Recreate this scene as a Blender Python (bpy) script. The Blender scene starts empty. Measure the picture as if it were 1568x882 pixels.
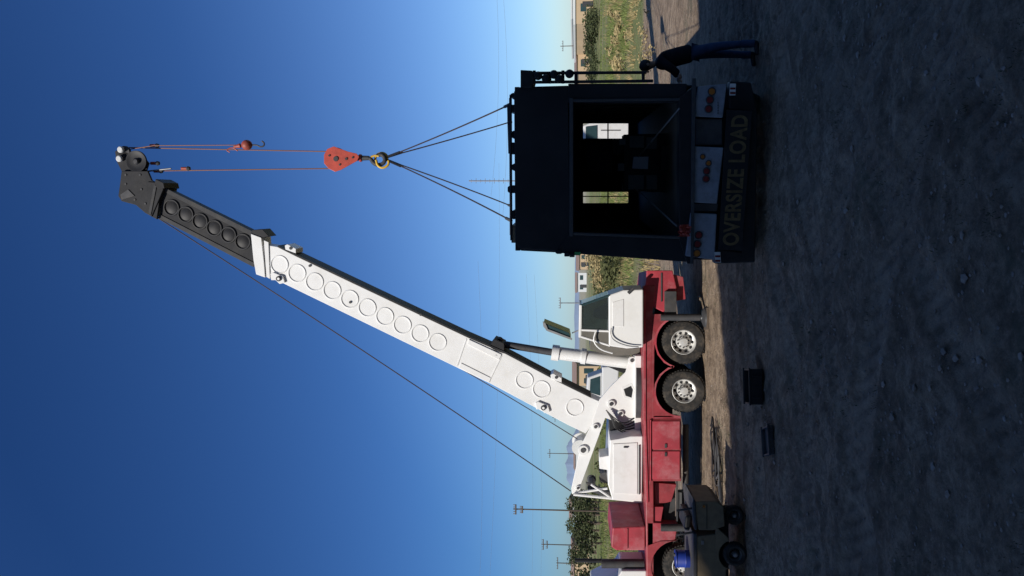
import bpy, bmesh, math, random
from mathutils import Vector, Matrix, noise
random.seed(7)
R=math.radians
scene=bpy.context.scene
# ------------------------------------------------------------------ image pixels to world
# image pixels cast from the camera onto planes at assumed depths -> world metres
F=1140.0; PITCH=math.atan((885-784)/F); EYE=Vector((0,0,3.0))
CP,SP=math.cos(PITCH),math.sin(PITCH)
def pixel_ray(u,v):
    xc=(441-v)/F; yc=(784-u)/F
    return Vector((xc,CP-yc*SP,SP+yc*CP))
class Pl:
    def __init__(s,x,y,deg):
        a=R(deg); s.o=Vector((x,y,0)); s.d=Vector((math.cos(a),math.sin(a),0)); s.n=Vector((math.sin(a),-math.cos(a),0))
    def pt(s,u,v,off=0.0):
        r=pixel_ray(u,v); o=s.o+s.n*off
        t=(o-EYE).dot(s.n)/r.dot(s.n)
        return EYE+r*t
    def mpp(s,u,v,off=0.0): # metres per image pixel
        return (s.pt(u,v,off)-s.pt(u+1,v,off)).length
def P(u,v,y): return Pl(0,y,0).pt(u,v)
# ------------------------------------------------------------------ materials
def newmat(name):
    m=bpy.data.materials.new(name); m.use_nodes=True
    return m,m.node_tree.nodes,m.node_tree.links,m.node_tree.nodes['Principled BSDF']
def mat(name,col,rough=0.5,metal=0.0,var=0.15,scale=3.0,dirt=None,damt=0.4,dscale=1.5,bump=0.0,bscale=40,spec=0.5):
    m,N,L,b=newmat(name)
    tc=N.new('ShaderNodeTexCoord')
    n1=N.new('ShaderNodeTexNoise'); n1.inputs['Scale'].default_value=scale; n1.inputs['Detail'].default_value=8; n1.inputs['Roughness'].default_value=0.65
    L.new(tc.outputs['Object'],n1.inputs['Vector'])
    cr=N.new('ShaderNodeValToRGB'); e=cr.color_ramp.elements
    e[0].position=0.3; e[1].position=0.7
    e[0].color=(*[c*(1-var) for c in col],1); e[1].color=(*[min(1,c*(1+var)) for c in col],1)
    L.new(n1.outputs['Fac'],cr.inputs['Fac'])
    out=cr.outputs['Color']
    if dirt:
        n2=N.new('ShaderNodeTexNoise'); n2.inputs['Scale'].default_value=dscale; n2.inputs['Detail'].default_value=10; n2.inputs['Roughness'].default_value=0.72
        L.new(tc.outputs['Object'],n2.inputs['Vector'])
        r2=N.new('ShaderNodeValToRGB'); r2.color_ramp.elements[0].position=0.48; r2.color_ramp.elements[1].position=0.72
        r2.color_ramp.elements[0].color=(0,0,0,1); r2.color_ramp.elements[1].color=(damt,damt,damt,1)
        L.new(n2.outputs['Fac'],r2.inputs['Fac'])
        mx=N.new('ShaderNodeMix'); mx.data_type='RGBA'
        L.new(r2.outputs['Color'],mx.inputs['Factor']); L.new(out,mx.inputs['A']); mx.inputs['B'].default_value=(*dirt,1)
        out=mx.outputs['Result']
    L.new(out,b.inputs['Base Color'])
    b.inputs['Roughness'].default_value=rough; b.inputs['Metallic'].default_value=metal
    b.inputs['Specular IOR Level'].default_value=spec
    if bump:
        n3=N.new('ShaderNodeTexNoise'); n3.inputs['Scale'].default_value=bscale; n3.inputs['Detail'].default_value=6
        L.new(tc.outputs['Object'],n3.inputs['Vector'])
        bp=N.new('ShaderNodeBump'); bp.inputs['Strength'].default_value=bump; bp.inputs['Distance'].default_value=0.02
        L.new(n3.outputs['Fac'],bp.inputs['Height']); L.new(bp.outputs['Normal'],b.inputs['Normal'])
    return m
M={}
M['white']=mat('white_paint',(0.76,0.75,0.725),0.42,0,0.03,2,(0.50,0.46,0.38),0.28,1.3,0.05,30)
M['white2']=mat('white_paint_panel',(0.72,0.71,0.69),0.5,0,0.05,2,(0.46,0.40,0.32),0.35,2.5)
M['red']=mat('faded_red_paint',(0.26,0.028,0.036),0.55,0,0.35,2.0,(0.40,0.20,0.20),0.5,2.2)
M['redlit']=mat('sunlit_chalky_red_paint',(0.34,0.03,0.045),0.62,0,0.3,1.5,(0.46,0.23,0.24),0.65,1.4)  # weathered red, lighter than the other red: sunlight put into its colour
M['redor']=mat('hook_red_paint',(0.47,0.07,0.045),0.5,0,0.2,5,(0.2,0.05,0.03),0.5,4)
M['ballbrown']=mat('weathered_ball_paint',(0.33,0.06,0.035),0.55,0,0.25,8,(0.12,0.05,0.03),0.6,6)
M['black']=mat('black_paint',(0.014,0.014,0.016),0.55,0,0.3,4,(0.05,0.045,0.04),0.4,3,spec=.3)
M['boomblack']=mat('boom_black_paint',(0.016,0.016,0.018),0.6,0,0.3,3,(0.055,0.05,0.045),0.5,2,spec=.25)
M['boomgrey']=mat('boom_worn_edge',(0.04,0.04,0.042),0.6,0,0.3,5,(0.09,0.08,0.06),0.5,3,spec=.25)
M['dgrey']=mat('dark_grey_metal',(0.055,0.055,0.058),0.6,0.1,0.3,5,(0.11,0.09,0.07),0.5,3,spec=.3)
M['grey']=mat('grey_metal',(0.28,0.28,0.28),0.45,0.4,0.2,6,(0.2,0.15,0.1),0.5,4)
M['panel']=mat('taillight_panel_grey',(0.24,0.26,0.30),0.5,0.1,0.2,6,(0.10,0.09,0.08),0.6,5)
M['screen']=mat('equipment_panel',(0.10,0.12,0.12),0.4,0.1,0.2,6)
M['chrome']=mat('polished_alloy_rim',(0.70,0.69,0.66),0.4,0.4,0.1,5)
M['rub']=mat('tire_rubber',(0.028,0.027,0.026),0.85,0,0.3,8,(0.16,0.13,0.10),0.6,6,0.3,60,spec=.2)
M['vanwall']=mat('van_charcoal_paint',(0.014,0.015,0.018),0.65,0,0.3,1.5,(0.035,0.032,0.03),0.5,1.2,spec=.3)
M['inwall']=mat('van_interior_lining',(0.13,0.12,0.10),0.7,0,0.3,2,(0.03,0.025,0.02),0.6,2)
M['yellow']=mat('hook_yellow',(0.6,0.36,0.03),0.5,0,0.15,8)
M['rope']=mat('wire_rope',(0.05,0.035,0.03),0.6,0.3,0.3,60)
M['ropeor']=mat('hoist_rope_rust',(0.17,0.075,0.05),0.6,0.2,0.3,60)
M['orange']=mat('marker_amber',(0.4,0.13,0.02),0.3,0,0.1,8)
M['lens']=mat('tail_lens_red',(0.16,0.02,0.02),0.25,0,0.1,8)
M['letter']=mat('banner_letter_paint',(0.125,0.085,0.035),0.85,0,0.4,12)
M['tan']=mat('cart_tan_paint',(0.19,0.14,0.08),0.6,0,0.25,5,(0.08,0.06,0.04),0.6,4)
M['stucco']=mat('tan_stucco',(0.50,0.36,0.22),0.9,0,0.08,0.3)
M['bwhite']=mat('white_siding',(0.6,0.6,0.58),0.8,0,0.05,0.3)
M['roof']=mat('roofing',(0.25,0.17,0.13),0.9,0,0.2,0.5)
M['wood']=mat('pole_wood',(0.09,0.065,0.045),0.9,0,0.2,2)
M['concrete']=mat('tilt_up_concrete',(0.34,0.33,0.31),0.9,0,0.1,0.4)
M['rock']=mat('stone',(0.28,0.23,0.19),0.95,0,0.35,6)
M['skin']=mat('skin',(0.36,0.2,0.13),0.6,0,0.1,8)
M['jacket']=mat('dark_jacket_cloth',(0.012,0.013,0.017),0.9,0,0.3,10,spec=.2)
M['jeans']=mat('blue_jeans_cloth',(0.028,0.052,0.115),0.9,0,0.35,14)
M['hair']=mat('dark_hair',(0.015,0.012,0.01),0.7,0,0.2,30)
M['paper']=mat('paper',(0.6,0.64,0.74),0.8,0,0.05,10)
M['blue']=mat('blue_plastic',(0.01,0.03,0.22),0.5,0,0.15,5)
M['teal']=mat('tinted_acrylic',(0.03,0.06,0.065),0.12,0,0.2,2)
M['fol1']=mat('scrub_foliage',(0.085,0.09,0.035),0.85,0,0.6,1.2,spec=.2)
M['fol2']=mat('tree_foliage',(0.06,0.07,0.03),0.85,0,0.6,0.8,spec=.2)
M['straw']=mat('dry_grass',(0.32,0.25,0.12),0.9,0,0.4,2,spec=.2)
M['grassg']=mat('green_grass',(0.15,0.18,0.055),0.9,0,0.45,1.0,spec=.2)
M['weed']=mat('low_weed',(0.07,0.075,0.045),0.9,0,0.5,3,spec=.2)
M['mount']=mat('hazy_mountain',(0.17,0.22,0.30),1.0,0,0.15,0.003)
def glass(name,col,alpha):
    m,N,L,b=newmat(name)
    b.inputs['Base Color'].default_value=(*col,1); b.inputs['Roughness'].default_value=0.06
    tr=N.new('ShaderNodeBsdfTransparent'); tr.inputs['Color'].default_value=(0.75,0.82,0.8,1)
    mx=N.new('ShaderNodeMixShader'); mx.inputs[0].default_value=alpha
    L.new(tr.outputs[0],mx.inputs[1]); L.new(b.outputs[0],mx.inputs[2])
    L.new(mx.outputs[0],N['Material Output'].inputs['Surface'])
    return m
M['glass']=glass('cab_glass',(0.05,0.06,0.06),0.45)
# ------------------------------------------------------------------ builders
def group(name,loc):
    e=bpy.data.objects.new(name,None); e.location=loc; e.empty_display_size=0.3
    scene.collection.objects.link(e); return e
def mk(name,verts,faces,m,parent=None,smooth=False,bevel=0.0,seg=2,auto=None):
    me=bpy.data.meshes.new(name); me.from_pydata([tuple(v) for v in verts],[],faces); me.update()
    bm=bmesh.new(); bm.from_mesh(me); bmesh.ops.recalc_face_normals(bm,faces=bm.faces); bm.to_mesh(me); bm.free()
    o=bpy.data.objects.new(name,me); scene.collection.objects.link(o)
    if m: me.materials.append(M[m] if isinstance(m,str) else m)
    if smooth:
        for p in me.polygons: p.use_smooth=True
        if auto is not None:
            try: me.set_sharp_from_angle(angle=R(auto))
            except Exception: pass
    if bevel>0:
        b=o.modifiers.new('bevel','BEVEL'); b.width=bevel; b.segments=seg; b.limit_method='ANGLE'; b.angle_limit=R(35)
    if parent:
        o.parent=parent; o.matrix_parent_inverse=Matrix.Translation(-parent.location)
    return o
def plate(name,uvs,pl,off,th,m,parent,bevel=0.008):
    a=[pl.pt(u,v,off) for u,v in uvs]; b=[p-pl.n*th for p in a]; n=len(a)
    f=[tuple(range(n)),tuple(range(2*n-1,n-1,-1))]+[(i,n+i,n+(i+1)%n,(i+1)%n) for i in range(n)]
    return mk(name,a+b,f,m,parent,bevel=bevel)
def rect(u0,u1,v0,v1): return [(u0,v0),(u0,v1),(u1,v1),(u1,v0)]
def frame_of(t):
    t=t.normalized(); h=Vector((0,0,1)) if abs(t.z)<0.9 else Vector((1,0,0))
    a=t.cross(h).normalized(); return a,t.cross(a).normalized()
def tube(name,pts,r,m,parent,seg=10,smooth=True):
    pts=[Vector(p) for p in pts]; rs=r if isinstance(r,(list,tuple)) else [r]*len(pts)
    V=[];Fc=[]
    a=None
    for i,p in enumerate(pts):
        t=(pts[min(i+1,len(pts)-1)]-pts[max(i-1,0)]).normalized()
        if a is None: a,b=frame_of(t)
        else:
            a=(a-t*a.dot(t)).normalized(); b=t.cross(a)
        for k in range(seg):
            c=2*math.pi*k/seg; V.append(p+(a*math.cos(c)+b*math.sin(c))*rs[i])
    for i in range(len(pts)-1):
        for k in range(seg):
            Fc.append((i*seg+k,i*seg+(k+1)%seg,(i+1)*seg+(k+1)%seg,(i+1)*seg+k))
    Fc.append(tuple(range(seg))); Fc.append(tuple(range((len(pts)-1)*seg,len(pts)*seg)))
    return mk(name,V,Fc,m,parent,smooth,auto=40)
def lathe(name,prof,c,ax,m,parent,seg=40):
    ax=ax.normalized(); a,b=frame_of(ax); V=[];Fc=[]
    for r,h in prof:
        for k in range(seg):
            t=2*math.pi*k/seg; V.append(c+ax*h+(a*math.cos(t)+b*math.sin(t))*max(r,1e-4))
    for i in range(len(prof)-1):
        for k in range(seg):
            Fc.append((i*seg+k,i*seg+(k+1)%seg,(i+1)*seg+(k+1)%seg,(i+1)*seg+k))
    return mk(name,V,Fc,m,parent,True,auto=32)
def disc(name,u,v,rpx,pl,off,th,m,parent,seg=32):
    c=pl.pt(u,v,off); r=rpx*pl.mpp(u,v,off)
    return lathe(name,[(0,0),(r*0.93,0),(r,-min(0.02,th*0.3)),(r,-th),(0,-th)],c,pl.n,m,parent,seg)
def ring(name,u,v,rpx,pl,off,w,hgt,m,parent):
    c=pl.pt(u,v,off); r=rpx*pl.mpp(u,v,off)
    return lathe(name,[(r,0),(r-w*0.3,hgt),(r-w*0.7,hgt),(r-w,0)],c,pl.n,m,parent,36)
def bar(name,p0,p1,pl,off,r,m,parent,seg=10):
    return tube(name,[pl.pt(*p0,off),pl.pt(*p1,off)],r,m,parent,seg)
def box(name,c,s,m,parent,rz=0,bevel=0.01):
    c=Vector(c); q=Matrix.Rotation(rz,3,'Z'); V=[]
    for x in(-1,1):
        for y in(-1,1):
            for z in(-1,1): V.append(c+q@Vector((x*s[0]/2,y*s[1]/2,z*s[2]/2)))
    return mk(name,V,[(0,1,3,2),(4,6,7,5),(0,4,5,1),(2,3,7,6),(0,2,6,4),(1,5,7,3)],m,parent,bevel=bevel)
def wheel(name,c,ax,r,w,parent,rimm='chrome',dual=False):
    e=[(r*0.56,-0.02),(r*0.60,0.0),(r*0.80,0.012),(r*0.93,-0.005),(r*0.985,-0.04),(r,-0.07),(r,-w+0.07),(r*0.96,-w+0.02),(r*0.6,-w),(r*0.5,-w)]
    lathe(name+'_tire',e,c,ax,'rub',parent,48)
    rim=[(r*0.575,-0.015),(r*0.55,-0.005),(r*0.53,-0.03),(r*0.50,-0.10),(r*0.36,-0.13),(r*0.33,-0.10),(r*0.20,-0.09),(r*0.19,0.0),(r*0.16,0.02),(0,0.025)]
    lathe(name+'_rim',rim,c,ax,rimm,parent,40)
    a,b=frame_of(ax)
    for k in range(10):
        t=2*math.pi*k/10; q=c+(a*math.cos(t)+b*math.sin(t))*r*0.26
        lathe(name+'_lug_%d'%k,[(0.018,-0.10),(0.018,-0.05),(0,-0.045)],q,ax,'dgrey',parent,6)
        t+=0.3; q=c+(a*math.cos(t)+b*math.sin(t))*r*0.43
        lathe(name+'_handhole_%d'%k,[(0.0,-0.103),(0.036,-0.105),(0.036,-0.14)],q,ax,'black',parent,12)
    # tread lugs
    V=[];Fc=[]
    for k in range(44):
        t=2*math.pi*k/44
        for side in(0,1):
            h0=-0.03 if side==0 else -w+0.03; h1=-w*0.45 if side==0 else -w*0.55
            s=len(V)
            for hh in(h0,h1):
                for dt in(-0.04,0.04):
                    for rr in(r*0.97,r*1.018):
                        tt=t+dt+(0.03 if side else 0)
                        V.append(c+ax*hh+(a*math.cos(tt)+b*math.sin(tt))*rr)
            Fc+=[(s,s+1,s+3,s+2),(s+4,s+6,s+7,s+5),(s,s+4,s+5,s+1),(s+2,s+3,s+7,s+6),(s+1,s+5,s+7,s+3)]
    mk(name+'_tread',V,Fc,'rub',parent)
def sm(pts,n=2):
    pts=[Vector(p) for p in pts]
    for _ in range(n):
        q=[pts[0]]
        for a,b in zip(pts[:-1],pts[1:]): q+=[a.lerp(b,.25),a.lerp(b,.75)]
        pts=q+[pts[-1]]
    return pts
def catenary(p0,p1,sag,n=14):
    return [p0.lerp(p1,i/n)-Vector((0,0,sag*4*(i/n)*(1-i/n))) for i in range(n+1)]
# ------------------------------------------------------------------ ground
def axis(segs):
    out=[segs[0][0]]
    for a,b,st in segs:
        n=max(1,round((b-a)/st))
        for i in range(1,n+1): out.append(a+(b-a)*i/n)
    return out
xs=axis([(-9000,-1000,2000),(-1000,-200,100),(-200,-40,10),(-40,-8,0.8),(-8,8,0.05),(8,40,0.8),(40,200,10),(200,1000,100),(1000,9000,2000)])
ys=axis([(-300,-20,40),(-20,4.5,1.2),(4.5,10.5,0.04),(10.5,20,0.075),(20,45,0.5),(45,130,2.5),(130,600,30),(600,12000,1500)])
RUTS=((0.35,9.5,0.16,0.0),(0.35,11.4,0.16,0.0),(-0.55,7.2,0.2,1.2),(-0.55,8.9,0.2,1.2),(1.1,6.2,0.12,2.0),(1.1,4.0,0.12,2.0),(0.05,13.2,0.2,0.6),(0.05,14.6,0.2,0.6))
def rutd(x,y):
    dm=9
    for (a,b,k,ph) in RUTS:
        c=b+a*x+0.5*math.sin(k*x*3+ph); dm=min(dm,abs(y-c)/math.sqrt(1+a*a))
    return dm
def gz(x,y):
    z=0.0
    if -14<x<14 and 2<y<40:
        f=min(1,max(0,(14-abs(x))/5))*min(1,max(0,(40-y)/12))
        r1=abs(noise.noise(Vector((x*2.6,y*2.6,11))))
        z+=f*(0.06*noise.noise(Vector((x*0.45,y*0.45,0)))+0.04*noise.noise(Vector((x*1.7,y*1.7,3)))-0.035*r1+0.022*noise.noise(Vector((x*5,y*5,7)))+0.02*abs(noise.noise(Vector((x*11,y*11,1)))))
        # tyre ruts sweeping across the yard
        d=rutd(x,y)
        if d<0.26: z+=-0.034*math.cos(d/0.26*math.pi/2)+0.016*math.sin(x*34+y*16)*(d<0.2)
        elif d<0.42: z+=0.02*math.sin((d-.26)/.16*math.pi)
        if y>15.5: z*=max(0.25,1-(y-15.5)/3)
    if y>40: z+=0.35*noise.noise(Vector((x*0.03,y*0.03,0)))*min(1,(y-40)/30)
    return z
V=[(x,y,gz(x,y)) for y in ys for x in xs]; nx=len(xs)
Fc=[(j*nx+i,j*nx+i+1,(j+1)*nx+i+1,(j+1)*nx+i) for j in range(len(ys)-1) for i in range(nx-1)]
def ground_mat():
    m,N,L,b=newmat('dirt_yard_and_fields')
    g=N.new('ShaderNodeNewGeometry'); sx=N.new('ShaderNodeSeparateXYZ'); L.new(g.outputs['Position'],sx.inputs[0])
    def nz(scale,det=8,ro=0.6):
        n=N.new('ShaderNodeTexNoise'); n.inputs['Scale'].default_value=scale; n.inputs['Detail'].default_value=det; n.inputs['Roughness'].default_value=ro
        L.new(g.outputs['Position'],n.inputs['Vector']); return n.outputs['Fac']
    def ramp(s,stops):
        r=N.new('ShaderNodeValToRGB'); e=r.color_ramp.elements
        while len(e)<len(stops): e.new(0.5)
        for k,(p,c) in enumerate(stops): e[k].position=p; e[k].color=(*c,1) if len(c)==3 else c
        L.new(s,r.inputs['Fac']); return r.outputs['Color']
    def mix(f,a,bb,mode='MIX'):
        x=N.new('ShaderNodeMix'); x.data_type='RGBA'; x.blend_type=mode
        if isinstance(f,float): x.inputs['Factor'].default_value=f
        else: L.new(f,x.inputs['Factor'])
        L.new(a,x.inputs['A']); 
        if isinstance(bb,tuple): x.inputs['B'].default_value=(*bb,1)
        else: L.new(bb,x.inputs['B'])
        return x.outputs['Result']
    def mth(op,a,bb,cl=False):
        x=N.new('ShaderNodeMath'); x.operation=op; x.use_clamp=cl
        for i,k in enumerate((a,bb)):
            if isinstance(k,(int,float)): x.inputs[i].default_value=k
            else: L.new(k,x.inputs[i])
        return x.outputs[0]
    dirt=ramp(nz(0.6,12,0.68),[(0.30,(0.22,0.16,0.112)),(0.5,(0.36,0.27,0.19)),(0.70,(0.46,0.355,0.255))])
    med=ramp(nz(3.2,8,0.7),[(0.38,(0.56,0.54,0.53)),(0.6,(1.12,1.12,1.1))])
    dirt=mix(1.0,dirt,med,'MULTIPLY')
    fine=ramp(nz(14,8,0.7),[(0.35,(0.62,0.62,0.62)),(0.65,(1.12,1.12,1.12))])
    dirt=mix(1.0,dirt,fine,'MULTIPLY')
    grit=ramp(nz(70,4,0.7),[(0.35,(0.75,0.75,0.75)),(0.7,(1.15,1.15,1.15))])
    dirt=mix(0.7,dirt,grit,'MULTIPLY')
    at=N.new('ShaderNodeAttribute'); at.attribute_name='compacted'
    cm=mth('MULTIPLY',at.outputs['Fac'],mth('ADD',nz(1.4,5,.6),0.05),True)
    dirt=mix(cm,dirt,(0.43,0.34,0.25))
    at2=N.new('ShaderNodeAttribute'); at2.attribute_name='loose'
    dirt=mix(mth('MULTIPLY',at2.outputs['Fac'],.45,True),dirt,(0.15,0.11,0.08))
    weedm=ramp(mth('MULTIPLY',nz(0.35,3,0.5),nz(2.5,8,0.7)),[(0.28,(0,0,0)),(0.36,(0.6,0.6,0.6))])
    dirt=mix(weedm,dirt,(0.10,0.10,0.065))
    # fields
    fld=ramp(nz(0.11,8,0.65),[(0.34,(0.30,0.25,0.14)),(0.46,(0.19,0.19,0.08)),(0.62,(0.15,0.19,0.06)),(0.72,(0.26,0.23,0.10))])
    fld=mix(0.8,fld,ramp(nz(1.6,6,0.7),[(0.35,(0.55,0.55,0.5)),(0.65,(1.2,1.2,1.2))]),'MULTIPLY')
    fm=mth('MULTIPLY',mth('ADD',mth('SUBTRACT',sx.outputs['Y'],33),mth('MULTIPLY',mth('SUBTRACT',nz(0.15,5),0.5),26)),0.25,True)
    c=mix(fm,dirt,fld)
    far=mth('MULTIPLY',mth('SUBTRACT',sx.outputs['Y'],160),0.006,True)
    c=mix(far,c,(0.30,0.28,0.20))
    far_haze=mth('MULTIPLY',mth('SUBTRACT',sx.outputs['Y'],800),0.0005,True)
    c=mix(far_haze,c,(0.25,0.30,0.36))  # bluish distance haze painted into the ground colour
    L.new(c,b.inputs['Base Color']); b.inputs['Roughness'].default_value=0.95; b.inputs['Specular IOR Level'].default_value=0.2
    h=mth('ADD',mth('MULTIPLY',nz(9,8,0.7),1.0),mth('MULTIPLY',nz(45,6,0.7),0.35))
    bp=N.new('ShaderNodeBump'); bp.inputs['Strength'].default_value=1.0; bp.inputs['Distance'].default_value=0.07
    L.new(h,bp.inputs['Height']); L.new(bp.outputs['Normal'],b.inputs['Normal'])
    return m
gr=mk('ground',V,Fc,ground_mat(),None,True)
ac=gr.data.attributes.new('compacted','FLOAT','POINT'); al=gr.data.attributes.new('loose','FLOAT','POINT')
cv=[0.0]*len(V); lv=[0.0]*len(V)
for i,(x,y,z) in enumerate(V):
    if -9<x<9 and 4<y<16.5:
        d=rutd(x,y); nn_=.6+.8*noise.noise(Vector((x*.8,y*.8,40)))
        if d<.24: cv[i]=max(0,nn_)*(0.65+.35*math.sin(x*34+y*16))
        elif d<.45: lv[i]=max(0,nn_)*math.sin((d-.24)/.21*math.pi)
ac.data.foreach_set('value',cv); al.data.foreach_set('value',lv)
# gravel
def chunk(V,Fc,c,s):
    base=len(V); pts=[]
    for d in((1,0,0),(-1,0,0),(0,1,0),(0,-1,0),(0,0,1),(0,0,-1),(.6,.6,.6),(-.6,.6,.5),(.6,-.6,.5),(-.6,-.6,.6)):
        V.append(Vector(c)+Vector((d[0]*s*random.uniform(.7,1.3),d[1]*s*random.uniform(.7,1.3),d[2]*s*random.uniform(.4,.8))))
    for f in((0,6,2),(2,6,7),(2,7,1),(4,7,6),(4,6,8),(0,8,6),(0,3,8),(3,9,8),(4,8,9),(4,9,7),(1,7,9),(1,9,3),(0,2,5),(2,1,5),(1,3,5),(3,0,5)):
        Fc.append(tuple(base+i for i in f))
V=[];Fc=[]
for i in range(5200):
    y=random.uniform(4.8,22); x=random.uniform(-0.45,0.45)*y
    s=random.choice((0.006,0.009,0.013,0.018)) if random.random()<.98 else random.uniform(.025,.045)
    chunk(V,Fc,(x,y,gz(x,y)+s*.2),s)
mk('gravel',V,Fc,'rock')
# low weeds / grass tufts
def blades(V,Fc,x,y,z,n,h,spread,w):
    for k in range(n):
        a=random.uniform(0,6.28); rr=random.random()*spread; bx=x+math.cos(a)*rr; by=y+math.sin(a)*rr
        hh=h*random.uniform(.5,1.2); ln=random.uniform(-.6,.6)*hh; ln2=random.uniform(-.6,.6)*hh; ca,sa=math.cos(a+1.5)*w,math.sin(a+1.5)*w
        s=len(V); V+= [Vector((bx-ca,by-sa,z)),Vector((bx+ca,by+sa,z)),Vector((bx+ln,by+ln2,z+hh))]; Fc.append((s,s+1,s+2))
V=[];Fc=[]
for i in range(900):
    y=random.uniform(5,17); x=random.uniform(-0.42,0.42)*y
    if noise.noise(Vector((x*0.5,y*0.5,9)))+0.2*(x<0)>0.18:
        blades(V,Fc,x,y,gz(x,y)-.005,random.randint(3,16),random.uniform(.015,.04),random.uniform(.05,.22),0.005)
mk('low_weeds',V,Fc,'weed')
V=[];Fc=[]
for i in range(5200):
    y=random.uniform(33,95); x=random.uniform(-0.45,0.45)*y
    if noise.noise(Vector((x*0.12,y*0.12,5)))>-0.15: blades(V,Fc,x,y,0,9,random.uniform(.2,.5),0.45,0.03)
mk('field_grass',V,Fc,'grassg')
V=[];Fc=[]
for i in range(2600):
    y=random.uniform(27,80); x=random.uniform(-0.45,0.45)*y
    if noise.noise(Vector((x*0.12,y*0.12,25)))>0.0: blades(V,Fc,x,y,0,9,random.uniform(.2,.55),0.4,0.03)
mk('dry_grass_patches',V,Fc,'straw')
def leafmass(name,blobs,dens,size,m):
    V=[];Fc=[]
    for (c,rad) in blobs:
        c=Vector(c); n=int(dens*rad[0]*rad[2])
        for i in range(n):
            d=Vector((random.gauss(0,1),random.gauss(0,1),random.gauss(0,1))).normalized()
            k=random.uniform(.45,1.0)*(1+0.35*noise.noise(d*2.5+c))
            p=c+Vector((d.x*rad[0]*k,d.y*rad[1]*k,d.z*rad[2]*k))
            if noise.noise(p*(1.1/max(.3,rad[2]*0.5)))<-0.22: continue
            if p.z<0.02: p.z=0.02
            a,b=frame_of(Vector((random.gauss(0,1),random.gauss(0,1),random.gauss(0,1))))
            s=size*random.uniform(.5,1.4); t=len(V)
            V+= [p-a*s,p+b*s*.6,p+a*s,p-b*s*.6]; Fc.append((t,t+1,t+2,t+3))
    return mk(name,V,Fc,m)
def shrubrow(name,n,vr,yr,hr,m,dens=160,size=.12):
    bl=[]
    for i in range(n):
        y=random.uniform(*yr); v=random.uniform(*vr); x=(441-v)/F*y; h=random.uniform(*hr)
        for k in range(3): bl.append(((x+random.uniform(-.6,.6)*h,y+random.uniform(-.5,.5)*h,h*random.uniform(.35,.6)),(h*random.uniform(.4,.7),h*.5,h*random.uniform(.35,.55))))
    return leafmass(name,bl,dens,size,m)
shrubrow('scrub_bushes',26,(380,450),(48,75),(0.8,1.8),'fol1')
shrubrow('scrub_bushes',18,(380,440),(60,85),(1.2,2.4),'straw',150,.12)
shrubrow('hedge_trees',22,(25,125),(100,130),(1.4,2.8),'fol2',90,.18)
shrubrow('roadside_scrub',16,(20,110),(42,70),(0.4,0.9),'straw')
shrubrow('roadside_scrub',20,(560,760),(60,110),(0.8,1.8),'fol1',80,.18)
shrubrow('yard_edge_brush',14,(0,110),(28,36),(0.2,0.5),'straw',420,.05)
# distant trees with trunks: one mass
tv=group('distant_trees',(-32,100,0)); bl=[]
for i in range(26):
    v=random.uniform(765,900); y=random.uniform(90,125); x=(441-v)/F*y; h=random.choice((2.4,3.2,4.0,5.0))*random.uniform(.9,1.1)
    tube('trunk_%d'%i,[(x,y,0),(x+.1,y,h*.5),(x+.2,y,h*.8)],[.16,.1,.04],'wood',tv,6)
    for k in range(4): bl.append(((x+random.uniform(-1,1),y+random.uniform(-1,1),h*random.uniform(.3,.85)),(h*random.uniform(.2,.35),h*.3,h*random.uniform(.15,.28))))
o=leafmass('crowns',bl,170,.17,'fol2'); o.parent=tv; o.matrix_parent_inverse=Matrix.Translation(-tv.location)
# mountains
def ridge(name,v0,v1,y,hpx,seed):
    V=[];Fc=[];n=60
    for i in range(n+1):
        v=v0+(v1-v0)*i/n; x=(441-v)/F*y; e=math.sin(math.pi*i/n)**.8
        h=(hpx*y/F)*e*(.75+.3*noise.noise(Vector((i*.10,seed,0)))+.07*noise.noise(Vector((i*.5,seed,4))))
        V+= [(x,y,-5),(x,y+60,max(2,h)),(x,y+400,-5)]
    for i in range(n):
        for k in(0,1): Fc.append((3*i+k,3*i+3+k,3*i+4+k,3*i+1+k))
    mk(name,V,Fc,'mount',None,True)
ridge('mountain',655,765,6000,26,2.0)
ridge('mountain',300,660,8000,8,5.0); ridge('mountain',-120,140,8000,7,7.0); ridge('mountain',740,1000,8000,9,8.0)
# ------------------------------------------------------------------ distant buildings
def building(name,u_top,v0,v1,y,m,depth=15,gable=0,rm='roof'):
    zt=P(u_top,441,y).z; x0=(441-v1)/F*y; x1=(441-v0)/F*y
    g=group(name,((x0+x1)/2,y,0)); w=x1-x0
    box('walls',((x0+x1)/2,y+depth/2,zt/2),(w,depth,zt),m,g,bevel=0.02)
    if gable:
        a=[(x0-.3,y-.3,zt),(x1+.3,y-.3,zt),(x1+.3,y+depth/2,zt+gable),(x0-.3,y+depth/2,zt+gable),(x0-.3,y+depth+.3,zt),(x1+.3,y+depth+.3,zt)]
        mk('roof',a,[(0,1,2,3),(3,2,5,4),(0,3,4),(1,5,2)],rm,g)
    else: box('roof_parapet',((x0+x1)/2,y+depth/2,zt+.2),(w+.4,depth+.4,.4),'bwhite',g)
    n=max(2,int(w/5))
    for i in range(n):
        cx=x0+w*(i+.5)/n
        box('window_%d'%i,(cx,y-.02,zt*.55),(min(1.6,w/n*.5),.1,1.1),'teal',g,bevel=0)
    box('door',(x0+w*.3,y-.03,1.05),(1.1,.12,2.1),'dgrey',g,bevel=0)
building('tan_warehouse',881,-60,38,150,'stucco',25)
building('white_warehouse',876,-40,30,230,'bwhite',40)
building('tan_warehouse',883,62,110,170,'stucco',20,.6)
building('distant_house',887,388,412,220,'stucco',12,1.0)
building('distant_house',884,418,447,260,'bwhite',12,.8)
building('distant_house',883,560,590,90,'stucco',10,.6)
building('distant_house',881,690,720,300,'bwhite',12,.8)
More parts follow.
